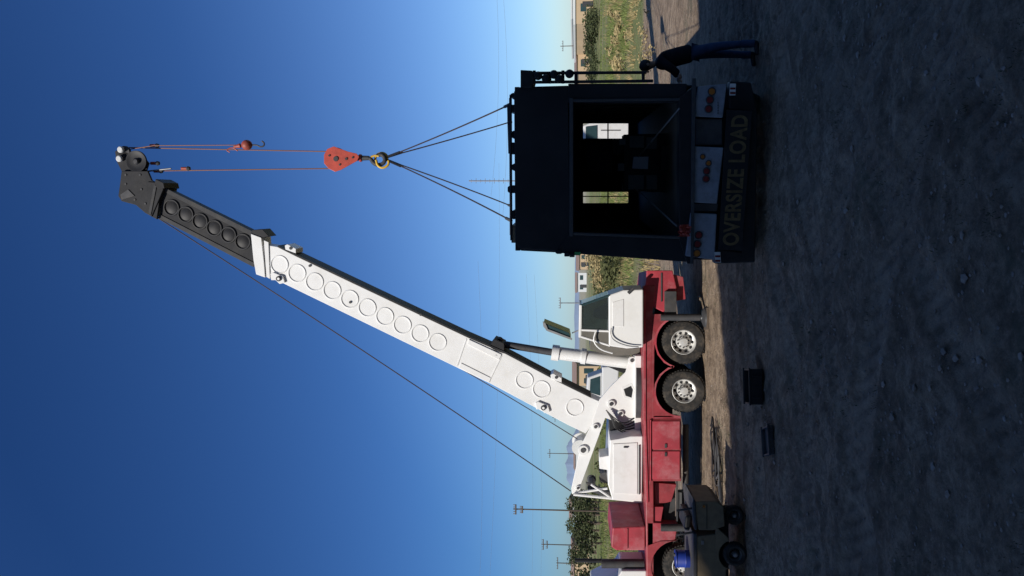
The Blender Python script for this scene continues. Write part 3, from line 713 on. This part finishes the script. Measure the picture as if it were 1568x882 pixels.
vp('under_block',[(1060,398),(1060,132),(1150,134),(1150,398)],-.3,.4,'black',.02)
# lettering
cu=bpy.data.curves.new('oversize_load_text','FONT'); cu.body='OVERSIZE LOAD'; cu.size=1; cu.extrude=.004
cu.offset=0.028; cu.space_character=1.08
to=bpy.data.objects.new('oversize_load_text',cu); scene.collection.objects.link(to)
bpy.context.view_layer.update()
dg=bpy.context.evaluated_depsgraph_get(); me=bpy.data.meshes.new_from_object(to.evaluated_get(dg)); bpy.data.objects.remove(to)
xs_=[v.co.x for v in me.vertices]; ys_=[v.co.y for v in me.vertices]
x0,x1,y0,y1=min(xs_),max(xs_),min(ys_),max(ys_)
LL=Vn.pt(1131,376,.206); LR=Vn.pt(1146,176,.206); UL=Vn.pt(1106,376,.206)
for v in me.vertices:
    a=(v.co.x-x0)/(x1-x0); b=(v.co.y-y0)/(y1-y0)
    v.co=LL+(LR-LL)*a+(UL-LL)*b+Vn.n*v.co.z
me.materials.append(M['letter'])
o=bpy.data.objects.new('oversize_load_lettering',me); scene.collection.objects.link(o); o.parent=bt; o.matrix_parent_inverse=Matrix.Translation(-bt.location)
for k in range(4):
    c=Vn.pt(1120,385 if k%2==0 else 150,-.9); c.z=.5
    if k>1: c=c+bk*6
    wheel('wheel_%d'%k,c,Vector((-1 if k%2==0 else 1,0,0)),.5,.28,bt,'dgrey')
vp('chassis',[(1062,330),(1062,200),(1100,200),(1100,330)],-.4,LEN-.5,'black')
# rags on tail
V=[];Fc=[]
nn=14
for i in range(nn):
    for j in range(nn):
        p=Vn.pt(1040+i*1.3,344+j*1.4,.22); p+=Vn.n*(.1*noise.noise(Vector((i*.45,j*.45,3))))+Vector((0,0,.07*noise.noise(Vector((i*.6,j*.5,8)))))
        V.append(p)
for i in range(nn-1):
    for j in range(nn-1): Fc.append((i*nn+j,i*nn+j+1,(i+1)*nn+j+1,(i+1)*nn+j))
mk('red_rag',V,Fc,'redor',bt,True)
# slings
sg=group('lifting_slings',Hk.pt(595,243))
top=[Hk.pt(594,240),Hk.pt(595,246)]
ends=[(top[0],Vn.pt(781,160,-2.4)),(top[0],Vn.pt(784,186,-7.2)),(top[1],Vn.pt(783,338,-2.4)),(top[1],Vn.pt(784,316,-7.2))]
for k,(a,b) in enumerate(ends):
    tube('sling_%d'%k,catenary(a,b,.06),.017,'rope',sg,6)
    tube('sling_eye_%d'%k,[a,a.lerp(b,.12)],[.035,.022],'black',sg,8)
    tube('sling_shackle_%d'%k,[a.lerp(b,.965),b],[.03,.035],'dgrey',sg,8)
# ------------------------------------------------------------------ person leaning on the truck
def person():
    g=group('person',(3.9,12.8,0)); y=12.75
    def J(u,v,dy=0): return P(u,v,y+dy)
    def skin(name,joints,edges,m,sub=2):
        me=bpy.data.meshes.new(name); me.from_pydata([tuple(j[0]) for j in joints],edges,[])
        o=bpy.data.objects.new(name,me); scene.collection.objects.link(o)
        s=o.modifiers.new('skin','SKIN'); s.use_smooth_shade=True
        for i,j in enumerate(joints):
            r=j[1]; me.skin_vertices[0].data[i].radius=(r,r) if not isinstance(r,tuple) else r
        me.skin_vertices[0].data[0].use_root=True
        ss=o.modifiers.new('sub','SUBSURF'); ss.levels=sub; ss.render_levels=sub
        me.materials.append(M[m]); o.parent=g; o.matrix_parent_inverse=Matrix.Translation(-g.location); return o
    # trousers
    skin('legs',[(J(1054,82),.135),(J(1066,80,-.09),.115),(J(1098,71,-.12),.08),(J(1140,67,-.12),.062),(J(1066,81,.09),.115),(J(1098,82,.12),.08),(J(1140,84,.14),.062)],
      [(0,1),(1,2),(2,3),(0,4),(4,5),(5,6)],'jeans')
    skin('torso_jacket',[(J(1062,81),.16),(J(1052,83),.165),(J(1036,87),.165),(J(1020,92),.175),(J(1011,95.5),.13),(J(1004,98),.068),
       (J(1012,94,-.19),.085),(J(1028,104,-.25),.068),(J(1040,113,-.22),.05),
       (J(1012,96,.19),.085),(J(1030,107,.25),.068),(J(1038,118,.22),.05)],
      [(0,1),(1,2),(2,3),(3,4),(4,5),(4,6),(6,7),(7,8),(4,9),(9,10),(10,11)],'jacket')
    hd=skin('head',[(J(1006,97),.058),(J(997,99.5),.062),(J(991,101),.098),(J(986,101.5),.085)],[(0,1),(1,2),(2,3)],'skin')
    # hair cap
    c=J(987.5,100.3)
    lathe('hair',[(.0,.095),(.05,.088),(.088,.05),(.103,.0),(.098,-.04),(.085,-.07)],c,Vector((.25,0,1)),'hair',g,20)
    tube('nose',[J(989.5,109.3),J(992.5,110.6),J(993.5,109)],[.01,.017,.012],'skin',g,8)
    for s in(-1,1):
        lathe('eye_%d'%s,[(0,.012),(.012,.006),(.014,-.01)],J(989.5,108.2)+Vector((0,s*.033,0)),Vector((-1,s*.3,0)),'hair',g,10)
        lathe('ear_%d'%s,[(0,.014),(.025,.01),(.03,-.01)],J(991.5,101)+Vector((0,s*.092,0)),Vector((0,s,0)),'skin',g,12)
    tube('mouth',[J(996,108)+Vector((0,-.025,0)),J(996,108.8),J(996,108)+Vector((0,.025,0))],.007,'redor',g,6)
    for s,(hu,hv,dy) in enumerate(((1040,113,-.22),(1038,118,.22))):
        h=J(hu,hv,dy)
        pj=[(h,.032),(h+Vector((-.05,0,-.01)),.036),(h+Vector((-.09,0,-.02)),.034)]; ed=[(0,1),(1,2)]
        skin('palm_%d'%s,pj,ed,'skin',1)
        for k in range(4):
            b=h+Vector((-.085,(k-1.5)*.02,-.018)); l=(.062,.075,.07,.055)[k]
            skin('finger_%d_%d'%(s,k),[(b,.010),(b+Vector((-l*.5,0,-.004)),.009),(b+Vector((-l*.9,0,-.03)),.008)],[(0,1),(1,2)],'skin',1)
        b=h+Vector((-.03,.03 if s==0 else -.03,.0)); skin('thumb_%d'%s,[(b,.012),(b+Vector((-.035,.02 if s==0 else -.02,.0)),.011),(b+Vector((-.065,.02 if s==0 else -.02,-.012)),.009)],[(0,1),(1,2)],'skin',1)
    for s,(u,v,dy) in enumerate(((1140,67,-.12),(1140,84,.14))):
        a=J(u,v,dy); x=a.x; yy=a.y
        skin('boot_%d'%s,[(Vector((x,yy,.16)),.06),(Vector((x+.02,yy,.06)),.055),(Vector((x-.09,yy,.05)),.05),(Vector((x-.2,yy,.04)),.04)],[(0,1),(1,2),(2,3)],'black')
        tube('boot_shaft_%d'%s,[Vector((x,yy,.10)),a+Vector((0,0,.05))],[.066,.064],'jeans',g,12)
person()
# ------------------------------------------------------------------ utility cart lower left
K=Pl(0,13.6,0)
ug=group('utility_cart',(-5.3,14.2,0))
def kp(nm,uv,off,th,m='tan',bv=.015): return plate(nm,uv,K,off,th,m,ug,bv)
kp('front_cowl',[(1066,768),(1062,776),(1070,812),(1092,812),(1110,806),(1108,776),(1098,768)],0,1.15)
kp('cowl_lip',[(1062,764),(1060,772),(1064,812),(1068,812),(1065,768)],.02,1.2,'dgrey')
kp('side_sill',[(1096,806),(1092,950),(1108,950),(1112,872)]+[(1121-20*math.sin(R(t)),850+22*math.cos(R(t))) for t in range(10,171,16)]+[(1112,820)],0,.08)
kp('rear_bed',[(1066,822),(1066,950),(1096,950),(1096,818)],0,1.1,'tan')
kp('bed_rim',[(1062,818),(1062,950),(1067,950),(1067,818)],.02,1.14,'dgrey',.006)
kp('chassis',[(1100,780),(1100,950),(1116,950),(1116,790)],-.2,.8,'black')
kp('cowl_seam',[(1082,772),(1082,810),(1083,810),(1083,772)],.005,.01,'black',0)
kp('bed_latch',rect(1074,1078,828,834),.02,.03,'grey',.003)
disc('side_marker',1078,776,2.2,K,.02,.03,'orange',ug,16)
for k,(uu,vv) in enumerate(((1062,778),(1062,815))): bar('upright_%d'%k,(uu,vv),(uu-26,vv+4),K,-.1,.02,'dgrey',ug)
kp('seat',[(1050,790),(1048,812),(1056,814),(1060,790)],-.2,.8,'black',.03)
for k,(v,off) in enumerate(((850,.03),(850,-.95),(790,-.2),(790,-.95))):
    c=K.pt(1120,v,off); c.z=.205 if v==850 else .17
    wheel('wheel_%d'%k,c,Vector((0,-1,0)),c.z,.16,ug,'grey')
bd=group('blue_drum',(0,0,0)); c=K.pt(1064,856,-.5); bd.location=c
lathe('shell',[(0,.36),(.15,.36),(.16,.34),(.155,.2),(.163,.18),(.155,.16),(.155,.02),(.145,0),(0,0)],c,Vector((0,0,1)),'blue',bd,28)
lathe('bung',[(0,.03),(.03,.03),(.035,0)],c+Vector((.07,0,.36)),Vector((0,0,1)),'dgrey',bd,14)
lathe('rim',[(.162,.015),(.168,.0),(.162,-.015)],c+Vector((0,0,.35)),Vector((0,0,1)),'blue',bd,28)
# ------------------------------------------------------------------ things lying on the ground
def crate(name,v0,v1,y,h,d,m,rz=.1):
    x0=(441-v1)/F*y; x1=(441-v0)/F*y; cx=(x0+x1)/2; w=x1-x0; g=group(name,(cx,y,0)); t=.025
    q=Matrix.Rotation(rz,3,'Z')
    def bx(nm,lx,ly,z,sx,sy,sz):
        p=q@Vector((lx,ly,0)); box(nm,(cx+p.x,y+p.y,z),(sx,sy,sz),m,g,rz,.006)
    bx('base',0,0,.03,w,d,.03); bx('front',0,-d/2,h/2+.02,w,t,h); bx('back',0,d/2,h/2+.02,w,t,h)
    bx('side_a',-w/2+t/2,0,h/2+.021,t,d-t-.004,h-.004); bx('side_b',w/2-t/2,0,h/2+.021,t,d-t-.004,h-.004)
    bx('rim_f',0,-d/2-.01,h+.02,w+.03,t,.03); bx('rim_b',0,d/2+.01,h+.02,w+.03,t,.03)
    for k in range(3): bx('rib_%d'%k,(k-1)*w*.3,-d/2-.02,h/2,.02,.02,h*.8)
crate('black_plastic_crate',562,614,12.6,.20,.42,'black')
crate('metal_tray',648,690,11.9,.07,.4,'dgrey',.3)
hg=group('hose_pile',(-4,16.4,0))
for k in range(7):
    pts=[];cx=-4.1+random.uniform(-.6,.6);cy=16.2+random.uniform(-.2,.2);rr=random.uniform(.2,.5)
    for i in range(40):
        t=i*.35; pts.append((cx+rr*1.4*math.cos(t)+i*.01*random.uniform(.5,1),cy+rr*.7*math.sin(t+.4),.03+.02*k*.6+.015*math.sin(i)))
    tube('hose_%d'%k,pts,.018,random.choice(('wood','black','dgrey')),hg,6)
bg=group('dry_brush_pile',(-4.7,16.3,0))
for k in range(80):
    x=-4.7+random.gauss(0,.5); y=16.3+random.gauss(0,.2); a=random.uniform(0,6.28); l=random.uniform(.1,.4)
    tube('twig_%d'%k,[(x,y,.02),(x+math.cos(a)*l,y+math.sin(a)*l*.6,.05+random.random()*.12)],.006,'wood',bg,4)
# wooden pads under outrigger
og=group('outrigger_pad',(-.72,17.66,.0))
box('planks',(-.72,17.66,.02),(.5,.5,.05),'wood',og,.1)
# white truck parked beyond, glimpsed through the box truck
wt=group('white_truck',(5.6,26,0)); W=Pl(0,25,0)
plate('cab_body',[(893,192),(893,216),(918,222),(918,246),(960,248),(965,180),(930,178)],W,0,2.0,'white2',wt,.04)
plate('windscreen',[(897,194),(897,213),(914,217),(914,192)],W,.03,.04,'teal',wt,.0)
plate('door_line',rect(920,950,199,200),W,.02,.03,'dgrey',wt,0)
plate('chassis',rect(960,982,170,250),W,-.1,1.7,'black',wt)
for k,(v,dy) in enumerate(((190,0),(236,0),(190,1.8),(236,1.8))):
    c=W.pt(975,v,0); c.z=.48; c.y+=dy; wheel('wheel_%d'%k,c,Vector((0,-1,0)),.48,.25,wt,'grey')
# pickup parked behind the crane
eq=group('parked_pickup',(-3.6,34,0)); E=Pl(0,34,0)
plate('body',[(922,562),(922,630),(945,632),(948,560)],E,0,1.8,'bwhite',eq,.05)
plate('cabin',[(900,578),(898,604),(922,612),(922,570)],E,-.1,1.6,'bwhite',eq,.05)
plate('window',[(904,581),(903,601),(919,606),(919,576)],E,-.08,.02,'teal',eq,0)
for k,v in enumerate((572,618)):
    c=E.pt(950,v,.05); c.z=.38; wheel('wheel_%d'%k,c,Vector((0,-1,0)),.38,.25,eq,'grey')
# ------------------------------------------------------------------ light
AZ=35; EL=40
dirv=Vector((math.sin(R(AZ))*math.cos(R(EL)),math.cos(R(AZ))*math.cos(R(EL)),-math.sin(R(EL))))
world=bpy.data.worlds.new('World'); scene.world=world; world.use_nodes=True
N=world.node_tree.nodes; L=world.node_tree.links
sk=N.new('ShaderNodeTexSky'); sk.sky_type='NISHITA'; sk.sun_disc=False; sk.sun_elevation=R(EL); sk.sun_rotation=R(180+AZ)
sk.air_density=1.0; sk.dust_density=0.3; sk.ozone_density=2.5; sk.altitude=200
# clear dry air: the sky is deepest blue 90 degrees from the sun
tc=N.new('ShaderNodeTexCoord'); dp=N.new('ShaderNodeVectorMath'); dp.operation='DOT_PRODUCT'; dp.inputs[1].default_value=tuple(-dirv)
L.new(tc.outputs['Generated'],dp.inputs[0])
ab=N.new('ShaderNodeMath'); ab.operation='ABSOLUTE'; L.new(dp.outputs['Value'],ab.inputs[0])
rp=N.new('ShaderNodeValToRGB'); e=rp.color_ramp.elements
e[0].position=0.0; e[0].color=(.165,.365,.69,1); e[1].position=0.72; e[1].color=(.66,.86,1.16,1)
k_=e.new(.35); k_.color=(.27,.50,.86,1)
L.new(ab.outputs[0],rp.inputs['Fac'])
mx=N.new('ShaderNodeMix'); mx.data_type='RGBA'; mx.blend_type='MULTIPLY'; mx.inputs['Factor'].default_value=1
L.new(sk.outputs[0],mx.inputs['A']); L.new(rp.outputs['Color'],mx.inputs['B'])
L.new(mx.outputs['Result'],N['Background'].inputs['Color']); N['Background'].inputs['Strength'].default_value=0.105
sd=bpy.data.lights.new('sun','SUN'); sd.energy=4.7; sd.angle=R(.53); sd.color=(1,.95,.87)
so=bpy.data.objects.new('sun',sd); scene.collection.objects.link(so)
so.rotation_euler=dirv.to_track_quat('-Z','Y').to_euler(); so.location=(-20,-30,40)
# ------------------------------------------------------------------ camera
cd=bpy.data.cameras.new('camera'); cam=bpy.data.objects.new('camera',cd); scene.collection.objects.link(cam)
cd.sensor_width=36; cd.lens=36*F/1568; cd.clip_end=20000; cd.clip_start=.05
m3=Matrix(((0,1,0),(SP,0,-CP),(-CP,0,-SP)))
cam.matrix_world=Matrix.Translation(EYE)@m3.to_4x4()
scene.camera=cam
scene.view_settings.view_transform='Standard'; scene.view_settings.look='None'; scene.view_settings.exposure=0
